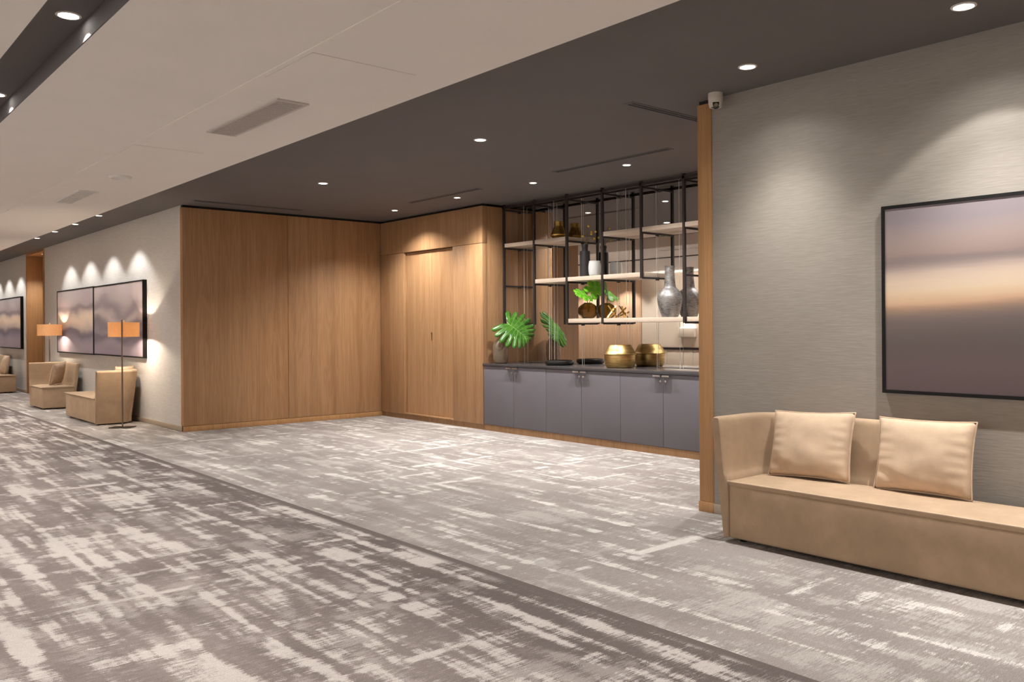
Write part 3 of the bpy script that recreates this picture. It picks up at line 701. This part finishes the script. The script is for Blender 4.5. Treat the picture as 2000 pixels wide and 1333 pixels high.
# ------------------------------------------------------------------ ceiling fittings
def slot_vent(label, x0, x1, y0, y1):
    t = thing('slot_diffuser', label, 'air vent', ((x0+x1)/2, (y0+y1)/2, HC), 'slot diffusers in the dark ceiling')
    boxo('frame', (x0, x1, y0, y1, HC-.004, HC), DARKC, t)
    longx = (x1-x0) > (y1-y0)
    for i in range(2):
        a = .2+.38*i
        if longx: w = y1-y0; boxo('slot', (x0+.02, x1-.02, y0+w*a, y0+w*(a+.2), HC-.0055, HC-.003), BLACK, t)
        else: w = x1-x0; boxo('slot', (x0+w*a, x0+w*(a+.2), y0+.02, y1-.02, HC-.0055, HC-.003), BLACK, t)
slot_vent('black slot diffuser running behind the oak post below the camera', 4.90, 6.40, 4.335, 4.435)
slot_vent('black slot diffuser in the ceiling in front of the hanging shelf', 6.41, 6.51, 5.25, 6.85)
slot_vent('black slot diffuser in the ceiling above the cupboard doors', 6.45, 6.55, 8.24, 9.77)
slot_vent('black slot diffuser in the ceiling along the plain oak wall', 4.13, 5.70, 11.26, 11.36)
def grille(label, x0, x1, y0, y1, n, z=HW, m=SLAT):
    t = thing('air_grille', label, 'air vent', ((x0+x1)/2, (y0+y1)/2, z), 'white ceiling grilles')
    f = .022; bm = bmesh.new()
    for d in ((x0, x1, y0, y0+f), (x0, x1, y1-f, y1), (x0, x0+f, y0+f, y1-f), (x1-f, x1, y0+f, y1-f)): box(bm, *d, z-.010, z)
    obj('frame', bm, m, t)
    boxo('duct', (x0+f, x1-f, y0+f, y1-f, z-.0012, z-.0002), DUCT, t)
    st = (y1-y0-2*f)/n
    for i in range(n):
        y = y0+f+st*(i+.5); bm = bmesh.new(); box(bm, x0+f, x1-f, y-st*.27, y+st*.27, z-.009, z-.003); obj('slat', bm, m, t)
grille('large slatted air grille in the white ceiling at the upper left', 2.455, 2.68, 5.215, 6.43, 44)
grille('small pale air grille further down the white ceiling', 2.425, 2.63, 9.96, 11.06, 12, HW, TRIMW)
bm = bmesh.new(); lathe(bm, [(0, -.012), (.080, -.012), (.085, -.024), (.098, -.020), (.105, 0), (0, 0)], 32, (0, 0, 0))
o = obj('ceiling_speaker', bm, TRIMW, None, smooth=True); o.location = (2.53, 8.85, HW); tag(o, 'round white ceiling disc between the two air grilles', 'speaker')
def hatch(label, x0, x1, y0, y1):
    t = thing('access_hatch', label, 'hatch', ((x0+x1)/2, (y0+y1)/2, HW), 'white ceiling access hatches')
    boxo('joint', (x0-.004, x1+.004, y0-.004, y1+.004, HW-.0006, HW), SLAT, t); boxo('panel', (x0, x1, y0, y1, HW-.0022, HW-.0006), WHITE, t)
hatch('flush white access hatch nearer us beside the large grille', 2.20, 2.86, 4.23, 4.82)
hatch('flush white access hatch between the large grille and the round disc', 2.18, 2.74, 7.25, 7.85)
# security camera
cx, cy = 5.19, 3.80; sc = thing('security_camera', 'cream dome security camera on the ceiling beside the oak post', 'camera', (cx, cy, HC))
bm = bmesh.new(); lathe(bm, [(0, 0), (.052, 0), (.053, -.035), (0, -.035)], 28, (cx, cy, HC)); obj('mount', bm, CAMW, sc, smooth=True)
bm = bmesh.new(); lathe(bm, [(.0525, -.036), (.050, -.075), (.043, -.104), (.036, -.104), (.036, -.045), (0, -.045), (0, -.036), (.0525, -.036)], 32, (cx, cy, HC))
kill = [f for f in bm.faces if (lambda c: (c-Vector((cx, cy, 0))).xy.normalized().dot(Vector((-.75, -.66))) > .86 and c.z < HC-.062)(f.calc_center_median())]
bmesh.ops.delete(bm, geom=kill, context='FACES'); obj('shell', bm, CAMW, sc, smooth=True)
bm = bmesh.new(); bmesh.ops.create_uvsphere(bm, u_segments=20, v_segments=14, radius=.034, matrix=Matrix.Translation((cx-.006, cy-.005, HC-.082))); d = obj('dome', bm, LENS, sc, smooth='all')
bm = bmesh.new(); lathe(bm, [(0, 0), (.014, 0), (.016, .006), (.012, .010), (0, .008)], 18)
bmesh.ops.transform(bm, verts=bm.verts, matrix=Matrix.Translation((cx-.030, cy-.026, HC-.092)) @ Vector((-.72, -.62, -.3)).to_track_quat('Z', 'Y').to_matrix().to_4x4()); obj('lens', bm, NICKEL, sc, smooth=True)
# uplight sconces on the opposite wall (one shows in the mirror, the rest are added)
def sconce(label, y):
    t = thing('wall_sconce', label, 'wall lamp', (XO, y, 1.1), 'uplight sconces on the opposite wall')
    boxo('body', (XO+.001, XO+.10, y-.28, y+.28, 1.08, 1.34), BEIGE, t, .02, 3)
    boxo('lamp_strip', (XO+.02, XO+.08, y-.24, y+.24, 1.341, 1.346), GLOWS, t)
    l = light('uplight', 'SPOT', (XO+.07, y, 1.37), P_UP, t, LAMP, spot_size=math.radians(118), spot_blend=.7, shadow_soft_size=.05)
    l.rotation_euler = (0, PI-math.radians(26), 0)
sconce('pale uplight wall sconce seen only in the mirror', 14.9)
for y in (-4.8, -1.5, 1.8, 5.1, 8.4, 11.75): sconce('added uplight wall sconce between the added windows, out of view', y)  # unseen sconces added to lift the white ceiling
for y in (20.5, 24.0, 27.5): sconce('added unseen uplight wall sconce on the pale oak panels far down the corridor', y)  # more added sconces, brightening the far end of the ceiling
# added downlights that brighten the opposite wall for the mirror
for i in range(7): downlight('added small downlight brightening the opposite wall, seen at most in the mirror', XO+.6, 12.6+1.5*i, HM, .045, P_WASH*1.6, 55, .5, 'added small downlights washing the opposite wall', GLOWS)
downlight('small downlight inside the oak-lined doorway', XL+.15, 20.6, 3.03, .035, 70, 60, .5, 'doorway downlight', GLOWS)
